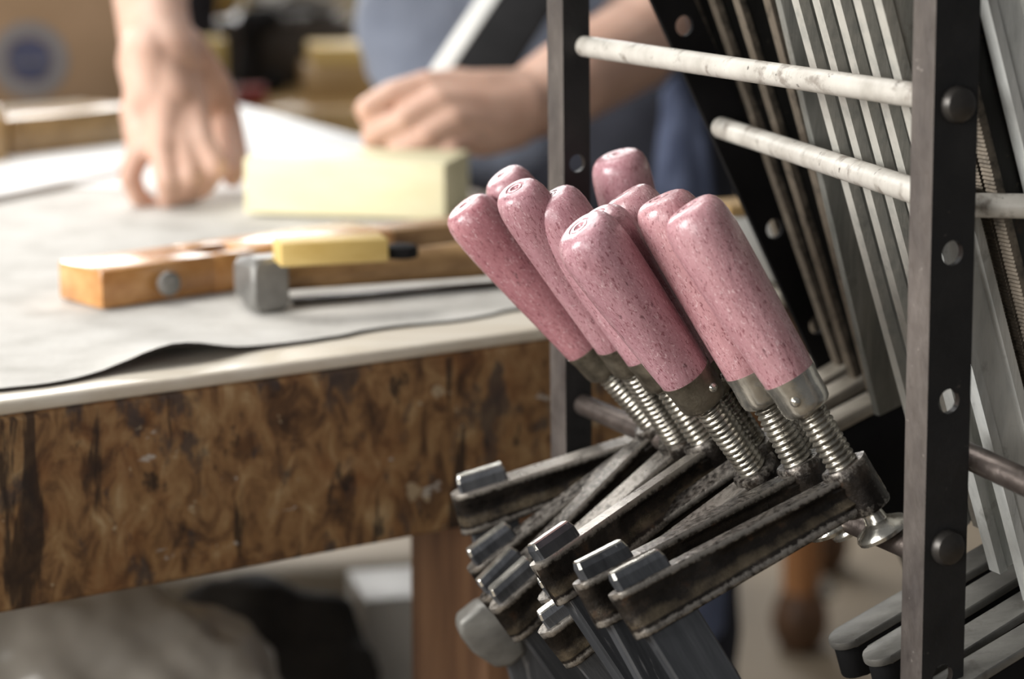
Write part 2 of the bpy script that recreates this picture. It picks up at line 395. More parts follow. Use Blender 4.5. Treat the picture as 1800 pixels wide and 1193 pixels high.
# felt mat with a ragged lifted front edge
ue, ve = bench_uv(0, 692); u2, v2 = bench_uv(900, 548)
ul, vl = bench_uv(310, 642)
bm = bmesh.new()
NU, NV = 150, 26
rows = []
for i in range(NU+1):
    u = -.95 + (UR-.02+.95)*i/NU
    k = (u-ue)/(u2-ue)
    vf = ve+(v2-ve)*k + .004*math.sin(u*23)+.003*math.sin(u*61+1)+.0022*noise.noise(Vector((u*60, 0, 3)))
    lift = .012*math.exp(-((u-ul)/.038)**2)
    row = []
    for j in range(NV+1):
        t = (j/NV)**1.6
        v = vf+(.92-vf)*t
        z = .0025+lift*math.exp(-(v-vf)/.035)+.0006*noise.noise(Vector((u*8, v*8, 0)))
        row.append((u, v+.006*lift/.012*(1-t), z))
    rows.append(row)
top = [[bm.verts.new(BM @ Vector(p)) for p in r] for r in rows]
bot = [[bm.verts.new(BM @ Vector((p[0], p[1], max(p[2]-.002, .0003)))) for p in r] for r in rows]
for i in range(NU):
    for j in range(NV):
        bm.faces.new((top[i][j], top[i+1][j], top[i+1][j+1], top[i][j+1]))
        f = bm.faces.new((bot[i][j], bot[i][j+1], bot[i+1][j+1], bot[i+1][j])); f.material_index = 1
    for a in (0, NV):
        f = bm.faces.new((top[i][a], bot[i][a], bot[i+1][a], top[i+1][a])); f.material_index = 1
for a in (0, NU):
    for j in range(NV): bm.faces.new((top[a][j], top[a][j+1], bot[a][j+1], bot[a][j]))
tag(obj('felt_mat', bm, [M['felt'], M['felt_under']]), 'worn grey felt mat with ragged lifted edge covering the workbench top', 'mat')

def quad_sheet(name, pts, z, th, m):
    bm = bmesh.new()
    add_prism(bm, [(p.x, p.y) for p in pts], z, z+th, I4)
    return obj(name, bm, m)
zt = .85
sh = [on_z(-60, 330, zt), on_z(700, 352, zt), on_z(800, 296, zt), on_z(640, 250, zt), on_z(405, 188, zt), on_z(-60, 250, zt)]
tag(quad_sheet('paper_sheet', sh, zt+.0036, .0012, M['paper']), 'large white paper sheet spread under both hands on the workbench', 'paper')
sh = [on_z(-60, 372, zt), on_z(205, 318, zt), on_z(228, 268, zt), on_z(-60, 300, zt)]
tag(quad_sheet('paper_sheet', sh, zt+.0052, .004, M['paper']), 'smaller white sheet lying on the big sheet left of the reaching hand', 'paper')

# ---------------------------------------------------------------- the rack
NR = at(1590, 948, 1.18); FR = at(1010, 690, 1.47)
RD = (FR-NR); RD.z = 0; RD.normalize()                     # along the rungs, near -> far
RA = Vector((RD.y, -RD.x, 0))                              # across: to the right and back
rack = empty('metal_rack', (.12, 1.3, 0), 'dark steel clamp rack of drilled upright posts and round rungs', 'rack')
def post_frame(a, b):
    """upright along a(bottom)->b(top); local x along RA, y along RD"""
    z = (b-a).normalized(); x = (RA-z*RA.dot(z)).normalized(); y = z.cross(x)
    return frame(a, x, y, z), (b-a).length
def along(m, x, y, cx):
    """height on a post's axis whose picture row is y"""
    best = None
    for i in range(0, 4000):
        p = m @ Vector((cx, 0, i*.0005)); q = p-CP; yy = 596.5-FPX*q.dot(UP)/q.dot(FW)
        if best is None or abs(yy-y) < best[0]: best = (abs(yy-y), i*.0005)
    return best[1]
# near post
cy = at(1633, 596, 1.17).y
pa, pb = at_y(1646, 0, cy), at_y(1620, 1193, cy)
dr = (pa-pb).normalized(); pbase = pb-dr*((pb.z)/dr.z); ptop = pa+dr*.12
NM, NL = post_frame(pbase, ptop)
WN, TN = .026, .0176
hz = [along(NM, 0, y, WN/2) for y in (445, 705, 1188)]
pitch = (hz[0]-hz[1])
holes = [(h, .0062) for h in hz]+[(hz[2]-pitch*2*i, .0062) for i in (1, 2)]
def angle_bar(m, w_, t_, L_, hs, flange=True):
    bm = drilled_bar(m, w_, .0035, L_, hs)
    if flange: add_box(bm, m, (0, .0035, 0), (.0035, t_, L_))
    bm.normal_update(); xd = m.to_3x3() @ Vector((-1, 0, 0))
    for f in bm.faces: f.material_index = 1 if f.normal.dot(xd) > .9 else 0  # left-facing faces lighter: light from the left put into the colour, beside bare steel
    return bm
near_post = obj('post', angle_bar(NM, WN, TN, NL, holes), [M['shaded_black_paint'], M['post']], rack, smooth=30)
for y in (183, 960):
    h = along(NM, 0, y, WN/2)
    bm = bmesh.new()
    add_lathe(bm, [(.0092, 0), (.0092, .0028), (.0080, .0052), (.005, .0068), (0, .0072)], zframe(NM @ Vector((WN/2, .0002, h)), -(NM.to_3x3() @ Vector((0, 1, 0)))), 20)
    obj('bolt', bm, M['dark_metal'], rack)
# far post
cy = at(1000, 690, 1.455).y
pa, pb = at_y(989, 0, cy), at_y(995, 780, cy)
dr = (pa-pb).normalized(); fbase = pb-dr*(pb.z/dr.z); ftop = pa+dr*.12
FM, FL = post_frame(fbase, ftop)
obj('post', angle_bar(FM, .0178, .0195, FL, [(along(FM, 0, y, .009), .0052) for y in (287, 500)]), [M['shaded_black_paint'], M['post']], rack, smooth=30)
# slanted far leg (drilled)
FP0 = FM @ Vector((.009, .01, along(FM, 0, 500, .009)))
c1, c2 = on_plane(1203, 45, FP0, RD), on_plane(1437, 570, FP0, RD)
sd = (c1-c2).normalized()
xs = (RA-sd*RA.dot(sd)).normalized(); ys = sd.cross(xs)
lb = c2-sd*((c2-on_plane(1478, 655, FP0, RD)).length+.6)
lb = c2 - sd*(c2.z/sd.z)*.999
SM = frame(lb-xs*.013, xs, ys, sd); SL = (c1-lb).length+.22
pit = (c1-on_plane(1357, 405, FP0, RD)).length
hl = [(c1-lb).length, (on_plane(1357, 405, FP0, RD)-lb).length, (c2-lb).length, (c1-lb).length-pit/2]
obj('slanted_leg', drilled_bar(SM, .026, .0035, SL, [(h, .0062) for h in hl]), M['black'], rack, smooth=30)
# slanted near leg, from beside the near post down to the right
nl_top = NM @ Vector((WN, .004, NL-.02)); nl_dir = sd
nlb = nl_top - nl_dir*(nl_top.z/nl_dir.z)*.999
NSM = frame(nlb+RA*.03, xs, ys, sd)

def rung(name, a, b, r, m, bev=.001):
    bm = bmesh.new(); add_rod(bm, a, b, r, seg=28, bev=bev); return obj(name, bm, m, rack)
npm = NM @ Vector((WN*.4, TN*.7, 0))
def near_pt(x, y): return on_plane(x, y, NM @ Vector((WN/2, TN*.5, .9)), RD)
def far_pt(x, y): return on_plane(x, y, FM @ Vector((.009, .01, .9)), RD)
rung('rung', far_pt(1012, 79), near_pt(1655, 174), .0062, M['rung'])
rung('rung', on_plane(1267, 224, FP0-RD*.006, RD), near_pt(1652, 350), .0066, M['rung'])
LR = (near_pt(1652, 974), far_pt(1008, 695))
rung('rung', LR[0]-Z*.003, LR[1]-Z*.003, .0065, M['rod'])
rung('rung', at(1690, 360, 1.205), at(1990, 366, 1.17), .0062, M['rung'])
rung('rung', at(1640, 772, 1.235), at(1990, 935, 1.12), .0068, M['rod'])

# ---------------------------------------------------------------- screw clamps with pink handles
LT, HL = .124, .113
def loft_arm(top_lit):
    """I-section cast arm: local x from the bar end to the spindle, z = 0 along its top"""
    bm = bmesh.new(); wl = bm.verts.layers.float.new('wear_light'); dl = bm.verts.layers.float.new('dust')
    x0, x1 = -LT-.020, .0135
    xs_ = []
    n = 64
    for i in range(n+1):
        t = i/n; x = x0+(x1-x0)*t; xs_.append(x)
    rings = []
    for x in xs_:
        t = (x-x0)/(x1-x0)
        zt_ = 0.0; zb = -.0265+.006*t
        if t > .9: zt_ += .003*((t-.9)/.1)
        # plan rounding at both ends
        e0 = min(1, (x-x0)/.010); e1 = min(1, (x1-x)/.011)
        k = math.sqrt(max(0.04, 1-(1-e0)**2))*math.sqrt(max(.04, 1-(1-e1)**2))
        fl = .0072*k
        web = .0032
        d = x-(-LT+.040)
        s = 1/(1+math.exp(d/.0012)); web = web+(.0054-web)*s      # thicker collar round the bar
        s2 = 1/(1+math.exp(-(x+.017)/.002)); web = web+(.0066-web)*s2
        web *= k
        ft = .0045
        P = [(-fl*.92, zt_), (-fl, zt_-.0010), (-fl, zt_-ft*.75), (-fl*.9, zt_-ft), (-web-.0012*k, zt_-ft-.0012), (-web, zt_-ft-.004),
             (-web, zb+ft+.005), (-web-.0016*k, zb+ft+.0018), (-fl*.92, zb+ft), (-fl, zb+ft*.7), (-fl, zb+.001), (-fl*.9, zb)]
        P = P+[(-y, z) for y, z in reversed(P)]
        rings.append([(x, y, z) for y, z in P])
    wv = [1*top_lit, 1.7, .9, .3, 0, 0, 0, .15, .6, 1.35, 1.2, .6]; wv = wv+wv[::-1]; dv = [0, 0, 0, 0, 0, .1, .9, 1, .3, 0, 0, 0]; dv = dv+dv[::-1]  # edge wear, with highlights on flange top and lips put into the colour
    vr = [[bm.verts.new(p) for p in r] for r in rings]
    for r in vr:
        for v, q, dq in zip(r, wv, dv): v[wl] = q; v[dl] = dq
    m_ = len(wv)
    for a, b in zip(vr, vr[1:]):
        for i in range(m_): bm.faces.new((a[i], a[(i+1) % m_], b[(i+1) % m_], b[i]))
    bm.faces.new(vr[0][::-1]); bm.faces.new(vr[-1])
    # spindle boss with a raised lip
    t = bmesh.new(); t.verts.layers.float.new('wear_light'); t.verts.layers.float.new('dust')
    add_lathe(t, [(.0086, .0035), (.0118, .0035), (.0128, .0015), (.0122, -.006), (.0118, -.017), (.0128, -.0215), (.012, -.0235), (.0086, -.0235)], I4, 32)
    me = bpy.data.meshes.new('t'); t.to_mesh(me); t.free()
    nb = len(bm.verts); bm.from_mesh(me); bpy.data.meshes.remove(me)
    bm.verts.ensure_lookup_table()
    for v in bm.verts[nb:]: v[wl] = .9 if v.co.z > 0 or v.co.z < -.02 else .3
    return bm
def mesh_of(bm, name):
    bmesh.ops.recalc_face_normals(bm, faces=bm.faces)
    me = bpy.data.meshes.new(name); bm.to_mesh(me); bm.free(); return me
def thread_bm(z0, z1, r=.0084, pitch=.0033, depth=.0013):
    bm = bmesh.new(); seg = 28; per = 8
    n = int((z1-z0)/pitch*per)
    rings = []
    for i in range(n+1):
        z = z0+(z1-z0)*i/n
        ring = []
        for k in range(seg):
            ph = (z/pitch-k/seg) % 1
            d = abs(ph-.5)*2
            rr = r-depth*(max(0, d-.25)/.75)**1.0
            ring.append(Vector((rr*math.cos(2*math.pi*k/seg), rr*math.sin(2*math.pi*k/seg), z)))
        rings.append(ring)
    ringloft(bm, rings); return bm
HP = [(0.0, 0), (.0138, 0), (.0144, .0012), (.0149, .010), (.0158, .028), (.0168, .048), (.0177, .068), (.0184, .084), (.0186, .094), (.0183, .1005),
      (.0174, .1057), (.0158, .1093), (.0137, .1115), (.0116, .1125), (.0100, .1129)]
CAP = [(.0084, .1131), (.0066, .1131), (.0062, .1126), (.0054, .1126), (.0050, .1131), (.0034, .1131), (.0030, .1124), (.0022, .1124), (.0018, .1129), (.0010, .1122), (0, .1115)]
def arm_mesh(ez, top_lit):
    bm = loft_arm(top_lit)
    for v in bm.verts: v.co.z += ez*max(0, -v.co.x-.006)/(LT-.006)
    me = mesh_of(bm, 'arm'); me.materials.append(M['cast'])
    for p in me.polygons: p.use_smooth = True
    me.set_sharp_from_angle(angle=math.radians(40)); return me
def bar_mesh(ez):
    bm = bmesh.new()
    h, t = .0148, .0042
    pr = [(-h+.0012, -t), (h-.0012, -t), (h, -t+.0012), (h, t-.0012), (h-.0012, t), (-h+.0012, t), (-h, t-.0012), (-h, -t+.0012)]
    sl_ = ez/(LT-.006)
    rings = [[Vector((-LT+x*k, y*kk, z-(sl_*x*k if z > -.4 else 0))) for x, y in pr] for z, k, kk in ((-.46, 1, 1), (.0060+ez, 1, 1), (.0092+ez, .94, .72), (.0100+ez, .91, .6))]
    ringloft(bm, rings)
    bmesh.ops.recalc_face_normals(bm, faces=bm.faces)
    for f in bm.faces:
        if f.normal.z > .35 and f.calc_center_median().z > ez-.01: f.material_index = 1
    me = mesh_of(bm, 'bar'); me.materials.append(M['bar_steel']); me.materials.append(M['bright_steel']); return me
POSES = [
 # n, rows of the rotation, spindle foot, exposed thread, handle radius factor, handle tint, ferrule, label
 (1, [[0.775, -0.3569, -0.5215], [0.4428, 0.8955, 0.0451], [0.4509, -0.2659, 0.852]], [0.1704, 1.1919, 0.8535], 0.0542, 0.0187, 0.104, .95, (1.03, 1.0, 1.0), 'bright',
  'front screw clamp with smooth light pink handle and bright ferrule beside the near post'),
 (6, [[0.8054, -0.141, -0.5758], [0.2237, 0.9718, 0.075], [0.5489, -0.1892, 0.8142]], [0.1636, 1.2588, 0.8358], 0.0686, 0.0049, 0.113, .88, (.9, .86, .86), 'bright',
  'screw clamp whose rounded pink handle end peeks out below the squarer topmost handle'),
 (2, [[0.7749, -0.4228, -0.4698], [0.4792, 0.8777, 0.0005], [0.4122, -0.2256, 0.8827]], [0.1512, 1.2259, 0.8466], 0.056, 0.0161, 0.105, .92, (1.04, .98, .97), 'bright',
  'screw clamp with streaky scratched pink handle tucked directly behind the front light pink one'),
 (3, [[0.7858, -0.2587, -0.5617], [0.1839, 0.965, -0.1871], [0.5905, 0.0437, 0.8059]], [0.1301, 1.2474, 0.8376], 0.0671, 0.0046, 0.104, .97, (.97, .93, .97), 'dull',
  'screw clamp with large mauve pink handle, red scratches and dark ferrule at centre front'),
 (4, [[0.7951, -0.272, -0.5421], [0.1817, 0.9596, -0.215], [0.5786, 0.0725, 0.8124]], [0.1323, 1.2732, 0.8447], 0.0579, 0.0059, 0.106, 0.84, (.84, .8, .82), 'dull',
  'screw clamp with handle mostly hidden just behind the red scratched mauve handle'),
 (5, [[0.5909, -0.6042, -0.5346], [0.6942, 0.7184, -0.0446], [0.411, -0.3448, 0.8439]], [0.1076, 1.3005, 0.8399], 0.0579, 0.0199, 0.107, .92, (.95, .9, .93), 'dull',
  'screw clamp with dark nick on its pink handle end, left of the mauve handle'),
 (8, [[0.773, -0.3797, -0.5082], [0.2865, 0.9237, -0.2544], [0.566, 0.051, 0.8228]], [0.0953, 1.3353, 0.8323], 0.0718, -0.006, 0.113, 0.81, (.93, .87, .9), 'dull',
  'screw clamp with grey scuffed pink handle, second in front from the left'),
 (10, [[0.6957, -0.3378, -0.634], [0.3252, 0.935, -0.1413], [0.6405, -0.1079, 0.7604]], [0.0825, 1.3627, 0.8354], 0.0603, 0.0008, 0.113, 0.89, (.86, .68, .70), 'dull',
  'leftmost screw clamp with speckled dark red pink handle leaning furthest'),
 (9, [[0.7995, -0.2871, -0.5276], [0.2392, 0.9579, -0.1587], [0.5509, 0.0006, 0.8346]], [0.0895, 1.3823, 0.8307], 0.0684, 0.0007, 0.113, 0.8, (.86, .8, .82), 'dull',
  'screw clamp showing only a small glossy handle end behind the leftmost two'),
 (7, [[0.9528, -0.1863, -0.2396], [0.166, 0.9808, -0.1025], [0.2541, 0.0579, 0.9655]], [0.1008, 1.4033, 0.826], 0.0566, -0.0011, 0.113, .93, (.98, .92, .95), 'dull',
  'rear screw clamp with the topmost upright pink handle and long pale arm at back left'),
]
def shared(me, m, sm=40):
    me.materials.append(m)
    for p in me.polygons: p.use_smooth = True
    me.set_sharp_from_angle(angle=math.radians(sm)); return me
FOOT_BM = bmesh.new()
add_lathe(FOOT_BM, [(.005, -.0235), (.006, -.030), (.0068, -.031), (.0135, -.0345), (.0145, -.0365), (.0140, -.0385), (0, -.0388)], I4, 28)
FOOT_ME = shared(mesh_of(FOOT_BM, 'pressure_pad'), M['bright_steel'])
for n, R, p, ext, ez, hl, rf, tint, fer, label in POSES:
    X = Matrix(R).transposed()                             # world -> clamp
    m4 = Matrix(R).to_4x4(); m4.translation = Vector(p)
    e = empty('screw_clamp', (0, 0, 0), label, 'clamp', 'screw clamps hung on the rack rung')
    e.matrix_world = m4
    def part(name, me):
        o = bpy.data.objects.new(name, me); COL.objects.link(o); o.parent = e; return o
    part('arm', arm_mesh(ez, {7: 2.0, 5: 1.6, 3: 1.3, 8: 1.3}.get(n, 1.0))); part('bar', bar_mesh(ez)); part('pressure_pad', FOOT_ME)  # arms with brightly lit tops get that light in their colour
    part('spindle', shared(mesh_of(thread_bm(-.024, ext-.010), 'spindle'), M['thread'], 60))
    bm = bmesh.new()
    top = .1+.0
    prof = [(max(r*rf, 1e-5), z-(HL-hl)*min(1, z/.09)) for r, z in HP]+[(r*min(1, rf), z-(HL-hl)) for r, z in CAP]
    add_lathe(bm, prof, Matrix.Translation((0, 0, ext)), 48)
    # hand-worn irregularity
    for v in bm.verts:
        q = noise.noise(Vector((v.co.x*40+n*3, v.co.y*40, v.co.z*28)))
        rr = math.hypot(v.co.x, v.co.y)
        if rr > .004:
            v.co.x *= 1+.02*q; v.co.y *= 1+.02*q
        if v.co.z > ext+hl-.013: v.co.z += v.co.x*(.06 if n % 2 else -.04)
    h = part('handle', shared(mesh_of(bm, 'handle'), M['pink'], 50)); h.color = tint+(1,)
    bm = bmesh.new(); k = 1.10*rf
    add_lathe(bm, [(.0082, ext-.0165), (.0108*k, ext-.0165), (.0120*k, ext-.0150), (.0126*k, ext-.0120), (.0128*k, ext-.002), (.0134*k, ext+.0015), (.0136*k, ext+.0036), (.0126*k, ext+.0038)], I4, 40)
    fm = M['bright_steel'] if fer == 'bright' else M['dull_ferrule']
    f = part('ferrule', shared(mesh_of(bm, 'ferrule'), fm, 50))
    bm = bmesh.new(); cl = X @ (-FW); ang = math.atan2(cl.y, cl.x)+math.radians({1: -24, 2: 18, 6: 10}.get(n, 32))
    dirv = Vector((math.cos(ang), math.sin(ang), 0))
    add_lathe(bm, [(.0028, -.001), (.0028, .0004), (.0022, .0014), (.001, .002), (0, .0021)], zframe(dirv*(.0124*k)+Vector((0, 0, ext-.0075)), dirv), 16)
    r_ = bpy.data.objects.new('rivet', shared(mesh_of(bm, 'rivet'), M['bright_steel'])); COL.objects.link(r_); r_.parent = f
    if n == 7:
        bm = bmesh.new()
        ol = [(-.030, -.072), (-.016, -.066), (.004, -.070), (.004, -.104), (-.006, -.110), (-.016, -.108), (-.027, -.094), (-.032, -.080)]
        add_prism(bm, ol, -.0085, .0085, Matrix.Translation((-LT-.006, 0, -.006)) @ Matrix.Rotation(math.pi/2, 4, 'X'), .003, 3)
        j = part('lower_jaw', shared(mesh_of(bm, 'lower_jaw'), M['jaw_grey']))
        tag(j, label='light grey cast lower jaw')

# ---------------------------------------------------------------- long bar clamps leaning at the back of the rack
tb = math.radians(19.5)
SB = (RA*math.sin(tb)-Z*math.cos(tb)).normalized()          # down along the bars
SW = (RA*math.cos(tb)+Z*math.sin(tb)).normalized()          # across a bar's broad face
NP0 = NM @ Vector((WN/2, TN/2, .9))
def rail(p, length, w, t, serr, head=.16):
    """rail with grooved broad faces; p = middle of the bar at the top of the frame"""
    bm = bmesh.new(); wl = bm.verts.layers.float.new('wear_light')
    n = 420 if serr else 8
    h = w/2
    rings = []
    for i in range(n+1):
        s = -head+(length+head)*i/n
        k = (.0007 if (serr and i % 2) else 0)
        pr = [(-h+k, -t), (-h*.62, -t), (-h*.5, -t*.45), (h*.5, -t*.45), (h*.62, -t), (h-k, -t), (h-k, t), (h*.62, t), (h*.5, t*.45), (-h*.5, t*.45), (-h*.62, t), (-h+k, t)]
        rings.append([p+SB*s+SW*x+RD*y for x, y in pr])
    vr = ringloft(bm, rings)
    wq = [1, .6, 0, 0, .6, 1, 1, .6, 0, 0, .6, 1]  # rail edges pale from wear and from light put into the colour
    for r in vr:
        for v, q in zip(r, wq): v[wl] = q
    return bm
def jaw_bm(p, L, w, t, drop=.03):
    """arm at the lower end of a bar: top face up, rounded free end to the left; p = where it meets the bar"""
    m = frame(p, -SW, RD, SW.cross(RD) if SW.cross(RD).z < 0 else -(SW.cross(RD)))
    m = frame(p, -SW, RD, (-SW).cross(RD))
    ol = [(-.02, -t), (L-t, -t)]+[(L-t+t*math.sin(math.pi*i/8), -t*math.cos(math.pi*i/8)) for i in range(1, 8)]+[(L-t, t), (-.02, t)]
    bm = bmesh.new()
    up = (-SW).cross(RD)
    s = 1 if up.z > 0 else -1
    add_prism(bm, ol, -s*drop, 0, m, .0016, 2) if s > 0 else add_prism(bm, ol, 0, drop, m, .0016, 2)
    return bm
ORD = ['first', 'second', 'third', 'fourth', 'fifth', 'sixth', 'seventh', 'eighth', 'ninth', 'tenth']
def long_clamp(x, y, q, endy, w, t, light, serr, jaw, label, group, jm=None, jdrop=.03, x2=None):
    global SB, SW
    p0 = NP0+RD*q
    p = on_plane(x, y, p0, RD)
    if x2 is not None:
        SB = (on_plane(x2, endy, p0, RD)-p).normalized(); SW = RD.cross(SB).normalized()
        SW = SW if SW.dot(RA) > 0 else -SW
    # length down to picture row endy
    L = 0
    for i in range(1, 400):
        c = p+SB*(i*.003)-CP
        if 596.5-FPX*c.dot(UP)/c.dot(FW) >= endy: L = i*.003; break
    e = empty('bar_clamp', p+SB*L, label, 'clamp', group)
    obj('bar', rail(p, L, w, t, serr, .05 if y > 300 else .16), M['bright_rail'] if light == 3 else M['pale_rail'] if light == 2 else M['long_light'] if light else M['long_dark'], e, smooth=30)
    if jaw:
        obj('jaw', jaw_bm(p+SB*(L-.012), jaw, .03, t+.005, .008), jm or M['jaw_grey'], e)
        jp = p+SB*(L-.012)+SB*.0085
        jw = obj('jaw_shade', jaw_bm(jp, jaw-.003, .03, t+.004, jdrop), M['black'], e)  # black body added as the shaded side of the jaw
    return e
SB0, SW0 = SB.copy(), SW.copy()
for k, (xa, xb, ya) in enumerate(((1243, 1476, 632), (1283, 1504, 650), (1326, 1532, 676), (1380, 1566, 708))):
    long_clamp(xa, 0, .345-.033*k, ya, .024, .0036, False, False, .062, 'dark slanted bar clamp, %s right of the drilled slanted leg' % ORD[k], 'dark bar clamps leaning behind the rungs', M['jaw_brown'], .055, x2=xb)
SB, SW = SB0, SW0
for k in range(5):
    long_clamp(1446+37*k, 0, .15-.026*k, 900, .033, .0034, 2, False, 0, 'grey slanted bar clamp, %s right of the dark ones behind the rungs' % ORD[k], 'grey bar clamps leaning behind the near post')
# broad plate-like bar
p0 = NP0+RD*.20
p, p2 = on_plane(1430, 80, p0, RD), on_plane(1578, 712, p0, RD)
e = empty('flat_bar', p2, 'broad blue grey flat steel bar slanting behind the lower gap beside the near post', 'steel bar')
zb = (p2-p).normalized(); xb_ = RD.cross(zb).normalized()
obj('bar', box(frame(p, zb, xb_, zb.cross(xb_)), (-.20, -.016, -.003), ((p2-p).length, .016, .003), .001), M['long_light'], e)
RB = [(1768, 0, .01, 1000, 3, False), (1722, 90, .018, 1060, False, True), (1720, 180, .03, 960, False, True), (1710, 320, .04, 1000, 3, False), (1703, 500, .03, 1045, 3, False), (1696, 655, .05, 985, 3, False)]
for k, (x, y, q, ey, li, se) in enumerate(RB):
    long_clamp(x, y, q, ey, .027, .0045, li, se, 0, '%s slanted bar clamp, %s down the right frame edge past the near post' % ('grey' if li else 'dark serrated', ORD[k]), 'bar clamps right of the near post')
JS = [((1461, 1128), (1800, 930), 1.30, .0095), ((1522, 1157), (1830, 970), 1.27, .0095), ((1600, 1178), (1840, 1030), 1.24, .0095), ((1640, 1212), (1850, 1085), 1.21, .0095)]
for k, (a, b, d, t) in enumerate(JS):
    A = at(a[0], a[1], d); B = at(b[0], b[1], d+.055)
    x = (B-A).normalized(); y = (RD-x*RD.dot(x)).normalized(); z = x.cross(y)
    ol = [(t-t*math.sin(math.pi*i/10), -t*math.cos(math.pi*i/10)) for i in range(10, -1, -1)]
    L = (B-A).length+.03
    ol = [(t-t*math.sin(math.pi*i/10), t*math.cos(math.pi*i/10)) for i in range(0, 11)]+[(L, -t), (L, t)]
    e = empty('bar_clamp', B, 'low bar clamp with rounded pale grey jaw, %s from the left at lower right' % ORD[k], 'clamp', 'pale jaws at the foot of the rack')
    bm = bmesh.new(); add_prism(bm, ol, -.005, 0, frame(A, x, y, z), .0012, 2)
    jw = obj('jaw', bm, M['jaw_grey'], e)
    bm = bmesh.new(); add_prism(bm, [(u_+.002, v_*.9) for u_, v_ in ol], -.024, -.0052, frame(A, x, y, z), .002, 2)
    obj('jaw_shade', bm, M['black'], jw)  # shade below the jaw top, put in as a black piece
    bm = box(frame(B+x*.02, SW, RD, SB), (-.013, -.004, -.004), (.013, .004, .40), .001); obj('bar', bm, M['long_dark'], e)

# ---------------------------------------------------------------- things on the bench
def bench_frame(x, y, x2, y2, z=.8535):
    a, b = on_z(x, y, z), on_z(x2, y2, z); u = (b-a); L = u.length; u.normalize()
    return frame(a, u, Vector((-u.y, u.x, 0)), Z), L
m, L = bench_frame(430, 375, 782, 388, .855)
tag(obj('timber_block', box(m, (0, 0, 0), (L, .085, .0475), .002), M['block']), 'pale cream timber block under the fist on the workbench', 'wood block')
# wooden plane
m, L = bench_frame(112, 543, 640, 452, .8535)
m2, _ = bench_frame(180, 545, 700, 466, .8535)
hp = empty('hand_plane', m2.translation, 'long wooden hand plane with white lit top lying in front of the pale block', 'hand plane')
L = .255; W = .056; H = .027
bm = bmesh.new()
def plane_body():
    # body with an open mouth cut through the top
    mx0, mx1, my0, my1 = .095, .128, .012, .038
    add_box(bm, m2, (0, 0, 0), (mx0, W, H), .0025); add_box(bm, m2, (mx1, 0, 0), (L, W, H), .0025)
    add_box(bm, m2, (mx0-.003, 0, 0), (mx1+.003, my0, H-.0002), .001); add_box(bm, m2, (mx0-.003, my1, 0), (mx1+.003, W, H-.0002), .001)
    add_box(bm, m2, (mx0-.003, my0-.001, 0), (mx1+.003, my1+.001, .012))
plane_body()
obj('body', bm, M['plane_wood'], hp)
bm = box(m2 @ Matrix.Translation((.1115, .025, .0165)) @ Matrix.Rotation(math.radians(-28), 4, 'Y'), (-.013, -.0115, -.0018), (.013, .0115, .0018), .0006)
obj('blade', bm, M['dark_metal'], hp)
bm = bmesh.new(); add_lathe(bm, [(.0035, 0), (.0035, .006), (.0078, .0062), (.0085, .008), (.0085, .011), (.006, .0125), (0, .0128)], m2 @ Matrix.Translation((.048, 0, .0135)) @ Matrix.Rotation(math.pi/2, 4, 'X'), 24)
obj('adjusting_screw', bm, M['grey_metal'], hp)
# hammer
m, L = bench_frame(478, 550, 905, 508, .8535)
hm = empty('hammer', m.translation, 'hammer with grey steel head and brown handle lying at the bench front edge', 'hammer')
bm = bmesh.new()
ol = [(-.013, 0), (.015, 0), (.016, .004), (.016, .022), (.013, .033), (.006, .040), (-.002, .042), (-.012, .036), (-.014, .030)]
prof = [(-.0165, .0, .026), (-.0165, .095, .026)]
rings = []
for yy, sx, sz, ox in ((0, .85, .85, 0), (.002, 1, 1, 0), (.018, 1, 1, 0), (.022, .88, .9, 0), (.038, .85, .8, 0), (.048, .6, .5, 0), (.054, .3, .3, 0)):
    r = .0135
    c = [(-1, -.7), (-.7, -1), (.7, -1), (1, -.7), (1, .7), (.7, 1), (-.7, 1), (-1, .7)]
    rings.append([m @ Vector((x_*r*sx, yy, .019+z_*.0185*sz)) for x_, z_ in c])
ringloft(bm, rings); obj('head', bm, M['grey_metal'], hm)
bm = bmesh.new()
rings = []
for s, hh, ww in ((-.004, .010, .008), (.02, .010, .008), (.06, .011, .0085), (.15, .0135, .011), (.24, .0145, .0118), (.26, .012, .010)):
    rings.append([m @ Vector((s+.012, .026+ww*math.cos(a), .019+hh*math.sin(a))) for a in [2*math.pi*i/16 for i in range(16)]])
ringloft(bm, rings); obj('handle', bm, M['brown_wood'], hm)
m, L = bench_frame(512, 532, 880, 502, .8535)
tag(obj('steel_rule', box(m, (.0, -.006, 0), (.17, .006, .003), .0004), M['dark_metal']), 'dark steel rule lying in front of the hammer handle', 'ruler')
m, L = bench_frame(494, 470, 684, 460, .8885)
tag(obj('wood_wedge', box(m, (0, 0, .0), (L, .028, .016), .0015), M['yellow_wood']), 'short yellow wood stick lying on the hammer handle', 'wood piece')
m, L = bench_frame(692, 460, 750, 455, .8885)
bm = bmesh.new(); add_lathe(bm, [(.010, 0), (.0115, .001), (.0115, .006), (.010, .008), (.005, .009), (0, .009)], m @ Matrix.Translation((.012, .014, 0)), 24)
tag(obj('dark_hole_disc', bm, M['black']), 'shadowed hole put in as a small black puck at the right end of the yellow stick', 'disc')  # dark hole in shadow, put in as a black disc
m, L = bench_frame(560, 500, 900, 462, .8535)
tag(obj('wood_batten', box(m, (.09, .075, 0), (.26, .11, .02), .0015), M['brown_wood']), 'brown flat batten lying behind the hammer handle', 'wood batten')

